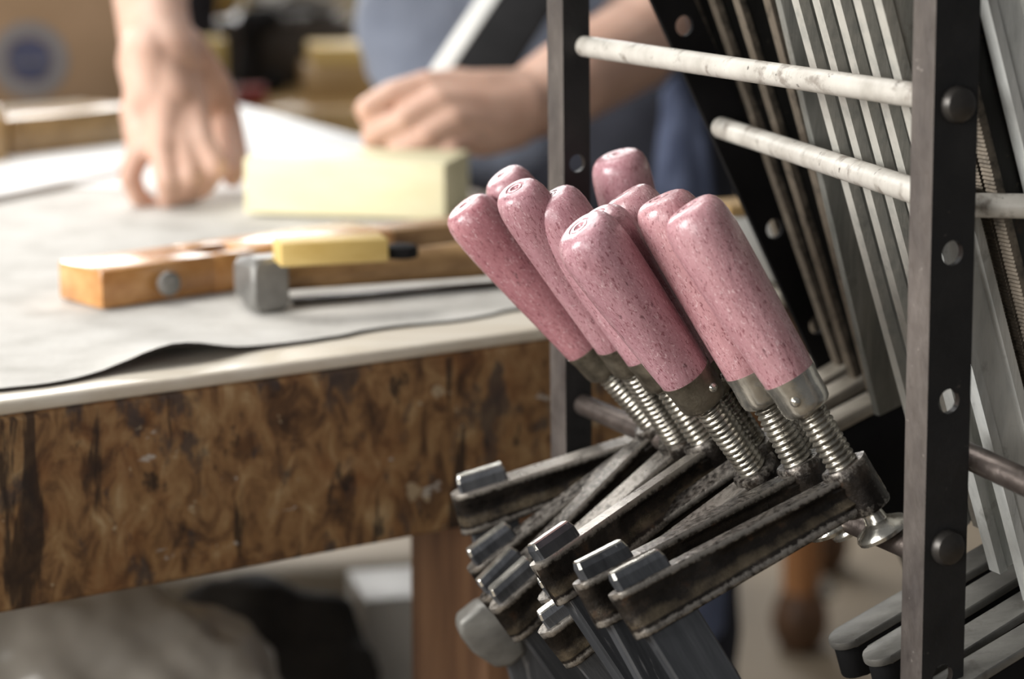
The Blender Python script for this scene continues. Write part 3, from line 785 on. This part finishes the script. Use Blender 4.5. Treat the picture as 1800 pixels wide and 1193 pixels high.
# boards at the back of the bench
m, L = bench_frame(22, 282, 250, 252, .855)
tag(obj('wood_board', box(m, (0, 0, 0), (.165, .062, .04), .002), M['tan_wood']), 'long tan board with bright top at the back left of the workbench', 'board')
m, L = bench_frame(-120, 300, 14, 290, .855)
tag(obj('wood_board', box(m, (0, 0, 0), (L, .08, .056), .002), M['tan_wood']), 'taller tan board end cut by the left frame edge', 'board')

# white carton on the bench corner, seen past the front handle
m, L = bench_frame(1284, 504, 1442, 488, .8535)
cb = empty('carton', m.translation, 'white carton on the bench corner behind the rightmost pink handle', 'box')
obj('body', box(m, (0, 0, 0), (L, .035, .050), .001), M['white_plastic'], cb)
obj('lid', box(m, (-.002, -.001, .0502), (L+.002, .036, .058), .001), M['tan_wood'], cb)

# ---------------------------------------------------------------- the person
def A(x, y, d, r): return (at(x, y, d), r)
rs = [  # viewer's left arm and its five fingers
 [A(690, -560, 2.72, .055), A(330, -330, 2.42, .046), A(262, -110, 2.24, .041), A(266, 10, 2.18, .0335), A(276, 75, 2.14, .033), A(290, 110, 2.125, .033)],
 [A(262, 95, 2.12, .027), A(300, 180, 2.10, .024)], [A(285, 95, 2.13, .027), A(325, 180, 2.115, .022)],
 [A(258, 110, 2.11, .026), A(270, 190, 2.095, .022), A(254, 258, 2.08, .0145)],
 [A(262, 150, 2.10, .021), A(247, 200, 2.09, .018), A(246, 258, 2.085, .0125)],
 [A(290, 170, 2.10, .022), A(286, 264, 2.068, .0140)], [A(310, 170, 2.11, .021), A(320, 262, 2.075, .0145)],
 [A(322, 165, 2.115, .019), A(350, 255, 2.080, .0150)],
 [A(252, 240, 2.085, .0145), A(286, 250, 2.075, .0155), A(320, 248, 2.08, .0155), A(346, 240, 2.088, .0145)],
 [A(350, 255, 2.08, .0145), A(375, 292, 2.072, .0128), A(354, 328, 2.088, .0112), A(334, 338, 2.105, .0098)],
 [A(320, 262, 2.075, .0138), A(332, 306, 2.065, .0125), A(320, 336, 2.085, .0108), A(308, 346, 2.10, .0095)],
 [A(286, 264, 2.068, .0128), A(294, 310, 2.06, .0115), A(298, 340, 2.08, .0100), A(294, 350, 2.09, .009)],
 [A(248, 258, 2.08, .0118), A(228, 310, 2.075, .0100), A(243, 346, 2.09, .0088), A(262, 358, 2.10, .008)],
 [A(318, 90, 2.15, .024), A(374, 150, 2.185, .0175), A(402, 215, 2.185, .0130), A(414, 275, 2.155, .0120), A(409, 310, 2.13, .0102)],
 [A(345, 140, 2.16, .018), A(380, 215, 2.195, .012), A(390, 255, 2.185, .009)],
]
ls = [  # viewer's right arm and fist
 [A(1300, -420, 2.60, .056), A(1200, -40, 2.42, .046), A(1110, 80, 2.33, .046), A(1000, 145, 2.24, .041), A(920, 188, 2.19, .032)],
 [A(920, 175, 2.19, .028), A(840, 165, 2.16, .022), A(748, 152, 2.135, .0145)],
 [A(915, 185, 2.18, .028), A(840, 190, 2.15, .022), A(768, 182, 2.122, .0150)],
 [A(910, 200, 2.18, .027), A(850, 215, 2.15, .021), A(793, 212, 2.12, .0145)],
 [A(900, 215, 2.18, .025), A(850, 240, 2.155, .019), A(815, 246, 2.13, .0135)],
 [A(748, 152, 2.135, .0138), A(690, 166, 2.125, .0122), A(645, 192, 2.12, .0112), A(655, 214, 2.138, .0102), A(684, 218, 2.152, .009)],
 [A(768, 182, 2.122, .0142), A(708, 212, 2.11, .0122), A(656, 238, 2.115, .0112), A(664, 258, 2.135, .0102), A(695, 254, 2.15, .009)],
 [A(793, 212, 2.12, .0138), A(748, 240, 2.108, .0118), A(702, 264, 2.112, .0108), A(712, 276, 2.132, .0098), A(738, 266, 2.15, .009)],
 [A(815, 246, 2.13, .0125), A(792, 264, 2.115, .0108), A(764, 274, 2.115, .0098), A(768, 277, 2.135, .009), A(790, 268, 2.15, .0085)],
 [A(880, 175, 2.20, .022), A(800, 150, 2.185, .0165), A(730, 165, 2.168, .0128), A(685, 195, 2.160, .0112), A(668, 222, 2.158, .0098)],
]
torso = [[A(980, -560, 2.78, .09), A(1000, -250, 2.72, .13), A(1010, 60, 2.66, .10), A(1040, 300, 2.63, .09)],
 [A(690, -560, 2.72, .055), A(980, -600, 2.78, .08), A(1300, -420, 2.60, .056)],
 [A(980, 300, 2.64, .085), A(990, 900, 2.56, .06), A(1000, 1500, 2.52, .048), A(1000, 1652, 2.52, .038)],
 [A(1130, 300, 2.58, .085), A(1160, 900, 2.52, .06), A(1170, 1500, 2.50, .048), A(1170, 1662, 2.50, .038)]]
person = blob('person', rs+ls+torso, .0026, 6, M['skin'], loc=at(1040, 300, 2.6))
tag(person, 'person in a blue grey jacket leaning over the workbench, one fist gripping a pale bar', 'person')
wr = lambda k, a: (lambda p: a*noise.noise(p*k)+a*.5*noise.noise(p*k*2.3))
blob('jacket', [
 [A(930, -560, 2.74, .15), A(880, -200, 2.68, .155), A(870, 60, 2.66, .15), A(905, 235, 2.64, .125)],
 [A(1060, -500, 2.74, .15), A(1050, -150, 2.70, .15), A(1010, 30, 2.68, .14)],
 [A(690, -560, 2.72, .09), A(400, -400, 2.48, .07), A(322, -240, 2.36, .064)],
 [A(1300, -420, 2.60, .09), A(1225, -60, 2.45, .07), A(1165, 10, 2.39, .063)]], .009, 5, M['jacket'], person, wr(14, .008))
blob('trousers', [
 [A(1000, 250, 2.64, .115), A(1090, 250, 2.62, .115)],
 [A(1000, 260, 2.64, .108), A(985, 600, 2.58, .095), A(990, 1100, 2.55, .08), A(1000, 1580, 2.53, .072)],
 [A(1110, 260, 2.60, .110), A(1150, 600, 2.54, .090), A(1165, 1100, 2.52, .078), A(1172, 1585, 2.50, .070)]], .010, 5, M['trousers'], person, wr(10, .008))
blob('apron_cloth', [[A(1195, 150, 2.43, .012), A(1196, 340, 2.41, .015), A(1206, 620, 2.40, .017), A(1225, 1120, 2.40, .018)], [A(1180, 170, 2.44, .012), A(1172, 360, 2.43, .013), A(1185, 600, 2.42, .015), A(1200, 1100, 2.42, .015)], [A(1222, 200, 2.43, .010), A(1234, 360, 2.42, .013), A(1240, 600, 2.41, .014), A(1250, 1100, 2.41, .015)]], .005, 3, M['blue_cloth'], person, wr(22, .004))

# pale bar in the fist
a, b = at(700, 238, 2.15), at(905, -70, 2.30)
z = (b-a).normalized(); x = (RT-z*RT.dot(z)).normalized(); x = (x*.82+z.cross(x)*.0).normalized(); y = z.cross(x)
hb = empty('held_bar', a, 'pale flat bar with black broad side held upright in the fist', 'bar')
fr = frame(a, x, y, z) @ Matrix.Rotation(math.radians(0), 4, 'Z')
obj('pale_edge', box(fr, (-.009, -.004, 0), (.009, .004, .42), .001), M['white_plastic'], hb)
obj('dark_side', box(fr, (.0092, -.003, .055), (.060, .003, .42), .001), M['black'], hb)

# ---------------------------------------------------------------- behind the bench
# cardboard box with a round printed emblem
q = at(-110, 240, 3.0); 
bx = empty('cardboard_box', q, 'brown cardboard box with round blue emblem at the upper left', 'box')
u = Vector((.985, .17, 0)).normalized(); v = Vector((-u.y, u.x, 0))
bf = frame(q, u, v, Z)
obj('body', box(bf, (-.1, 0, -.05), (.235, .3, .34), .003), M['card'], bx)
r = ray(52, 105); c = CP+r*((q-CP).dot(v)/r.dot(v))
def ring_bm(r0, r1, off, th=.0008):
    bm = bmesh.new(); t = bmesh.new(); n = 48
    fr_ = frame(c-v*off, u, Z, -v)
    rows = [[t.verts.new((rr*math.cos(2*math.pi*i/n), rr*math.sin(2*math.pi*i/n), zz)) for i in range(n)] for rr, zz in ((r0, 0), (r0, th), (r1, th), (r1, 0))]
    for a_, b_ in ((0, 1), (1, 2), (2, 3), (3, 0)):
        for i in range(n): t.faces.new((rows[a_][i], rows[a_][(i+1) % n], rows[b_][(i+1) % n], rows[b_][i]))
    merge(bm, t, fr_); return bm
em = obj('emblem', ring_bm(.0295, .047, .0004), M['print_grey'], bx)
obj('emblem_disc', ring_bm(.0005, .0275, .0004), M['print_blue'], em)
bm = box(frame(c, u, Z, -v), (-.027, -.0035, .0006), (.027, -.001, .0018)); obj('emblem_band', bm, M['print_grey'], em)

# side table behind the bench carrying offcuts
T0 = at(395, 196, 3.3); tz = T0.z
st = empty('side_table', (T0.x, T0.y, 0), 'rough wooden side table with thick brown top behind the workbench', 'table')
tu = Vector((.985, .172, 0)).normalized(); tv = Vector((-tu.y, tu.x, 0)); TM = frame(Vector((T0.x, T0.y, tz)), tu, tv, Z)
obj('tabletop', box(TM, (-.75, 0, -.055), (.62, .6, 0), .003), M['tan_wood'], st)
for a_, b_ in ((-.7, .02), (.53, .02), (-.7, .5), (.53, .5)):
    obj('leg', box(TM, (a_, b_, -tz), (a_+.07, b_+.07, -.0555), .003), M['dark_wood'], st)
obj('back_panel', box(TM, (-.7, .56, -tz+.1), (.55, .58, -.06)), M['dark_wood'], st)
def tbox(name, x0, x1, y0, h, dep, m, label, cat, rz=0, bev=.002, group=None):
    mm = TM @ Matrix.Translation((x0, y0, .0005)) @ Matrix.Rotation(rz, 4, 'Z')
    return tag(obj(name, box(mm, (0, 0, 0), (x1-x0, dep, h), bev), m), label, cat, group)
s_ = 3.35/FPX
tx = lambda px: (px-395)*s_
tbox('wood_offcut', tx(318), tx(402), .03, .095, .05, M['yellow_wood'], 'upright yellow wood offcut beside the reaching wrist', 'wood piece')
tbox('wood_offcut', tx(548), tx(700), .10, .050, .1, M['tan_wood'], 'low tan wood offcut on the side table near the jacket hem', 'wood piece')
tbox('wood_offcut', tx(560), tx(690), .11, .026, .08, M['yellow_wood'], 'yellow plank piece lying on top of the low tan offcut', 'wood piece').location.z += .051
tbox('red_tin', tx(418), tx(472), .05, .026, .04, M['red'], 'small dark red tin among the offcuts', 'tin')
cr = empty('added_dark_crate', TM @ Vector((tx(405), .30, 0)), 'low dark wooden crate added to darken the gap behind the offcuts on the side table', 'crate')  # crate added for darkness in the gap, also carries the bag
cm = TM @ Matrix.Translation((tx(405), .30, .0005)); cw = tx(660)-tx(405)
obj('front_board', box(cm, (0, 0, 0), (cw, .012, .085), .001), M['dark_wood'], cr)
obj('back_board', box(cm, (0, .228, 0), (cw, .24, .085), .001), M['dark_wood'], cr)
for x_ in (0, cw-.012): obj('end_board', box(cm, (x_, .0125, 0), (x_+.012, .2275, .085), .001), M['dark_wood'], cr)
obj('base_board', box(cm, (.0125, .0125, 0), (cw-.0125, .2275, .01)), M['dark_wood'], cr)
obj('lid', box(cm, (0, 0, .0855), (cw, .24, .095), .001), M['dark_wood'], cr)
def tv3(px, y, z): return TM @ Vector((tx(px), y, z))
pt = blob('power_drill', [[(tv3(455, .2, .022), .022), (tv3(460, .2, .07), .018), (tv3(462, .2, .105), .022), (tv3(492, .2, .108), .019)], [(tv3(445, .2, .018), .018), (tv3(505, .21, .018), .018)]], .005, 4, M['black'])
tag(pt, 'black blurred power tool standing on the side table', 'power tool')
sk = blob('plastic_bag', [[(tv3(505, .40, .135), .040), (tv3(560, .42, .150), .050), (tv3(620, .42, .140), .045)], [(tv3(500, .42, .19), .04), (tv3(600, .44, .2), .05)]], .006, 4, M['white_plastic'], None, wr(24, .008))
tag(sk, 'crumpled whitish bag on top of the dark crate', 'bag')
gl = blob('yellow_cloth', [[(tv3(415, .36, .125), .028), (tv3(428, .36, .17), .034), (tv3(420, .36, .24), .03)]], .006, 4, M['yellow_wood'], None, wr(24, .006))
tag(gl, 'crumpled yellowish cloth on the crate, left of the whitish bag', 'cloth')
dk = blob('dark_cloth', [[(tv3(335, .20, .03), .03), (tv3(345, .20, .12), .04), (tv3(375, .20, .2), .04), (tv3(350, .2, .26), .05)]], .006, 4, M['trousers'], None, wr(20, .006))
tag(dk, 'dark bundled cloth behind the upright yellow offcut', 'cloth')

# ---------------------------------------------------------------- under the bench
SHZ = .85-.525
def sp(x, y, d, r): return (at(x, y, d), r)
o = blob('plastic_sack', [[sp(-40, 1240, 1.95, .10), sp(120, 1200, 1.95, .085), sp(260, 1210, 1.97, .08), sp(340, 1250, 1.98, .08)], [sp(60, 1350, 1.95, .11), sp(300, 1350, 1.96, .1)], [sp(0, 1420, 1.95, .11), sp(340, 1430, 1.96, .09)]], .009, 4, M['sack'], None, wr(20, .012))
tag(o, 'crumpled grey plastic sack on the shelf under the bench at lower left', 'sack')
o = blob('dark_bundle', [[sp(380, 1090, 2.3, .04), sp(470, 1090, 2.3, .045), sp(560, 1115, 2.3, .035)], [sp(420, 1180, 2.3, .07), sp(560, 1190, 2.3, .06)], [sp(420, 1330, 2.3, .09), sp(560, 1330, 2.3, .08)]], .009, 4, M['dark_cloth'], None, wr(18, .014))
tag(o, 'heap of dark cloth beside the grey sack under the bench', 'cloth')
m = frame(at(642, 1150, 2.35), Vector((.97, .24, 0)).normalized(), Vector((-.24, .97, 0)).normalized(), Z)
tag(obj('white_box', box(m, (0, 0, -.16), (.075, .1, .055), .003), M['white_plastic']), 'small white box left of the bench leg under the workbench', 'box')

# ---------------------------------------------------------------- stool beyond the rack
fx = on_z(1405, 1140, 0)
stool = empty('stool', (fx.x, fx.y, 0), 'wooden stool with orange leg ending in a round dark foot beyond the rack', 'stool')
ax = Vector((fx.x, fx.y, 0)).normalized(); sx_ = Vector((ax.y, -ax.x, 0))
def sleg(off):
    b = Vector((fx.x, fx.y, 0))+off
    bm = bmesh.new(); add_lathe(bm, [(.026, .085), (.028, .1), (.031, .3), (.030, .52)], Matrix.Translation(b), 24); l = obj('leg', bm, M['orange_wood'], stool)
    bm = bmesh.new(); add_lathe(bm, [(.012, 0), (.03, .004), (.040, .025), (.042, .05), (.036, .075), (.026, .09)], Matrix.Translation(b), 24); obj('foot', bm, M['foot_wood'], l)
sleg(Vector()); sleg(sx_*.42); sleg(ax*.4+sx_*.035); sleg(ax*.4+sx_*.45)
bm = box(frame(Vector((fx.x, fx.y, .5205)), sx_, ax, Z), (-.06, -.06, 0), (.48, .48, .04), .006); obj('seat', bm, M['dark_wood'], stool)
bm = bmesh.new(); add_lathe(bm, [(0, -.016), (.011, -.011), (.016, 0), (.011, .011), (0, .016)], Matrix.Translation(Vector((fx.x, fx.y, .098))+sx_*.036-ax*.02), 16)
obj('brass_stud', bm, M['bright_steel'], stool)
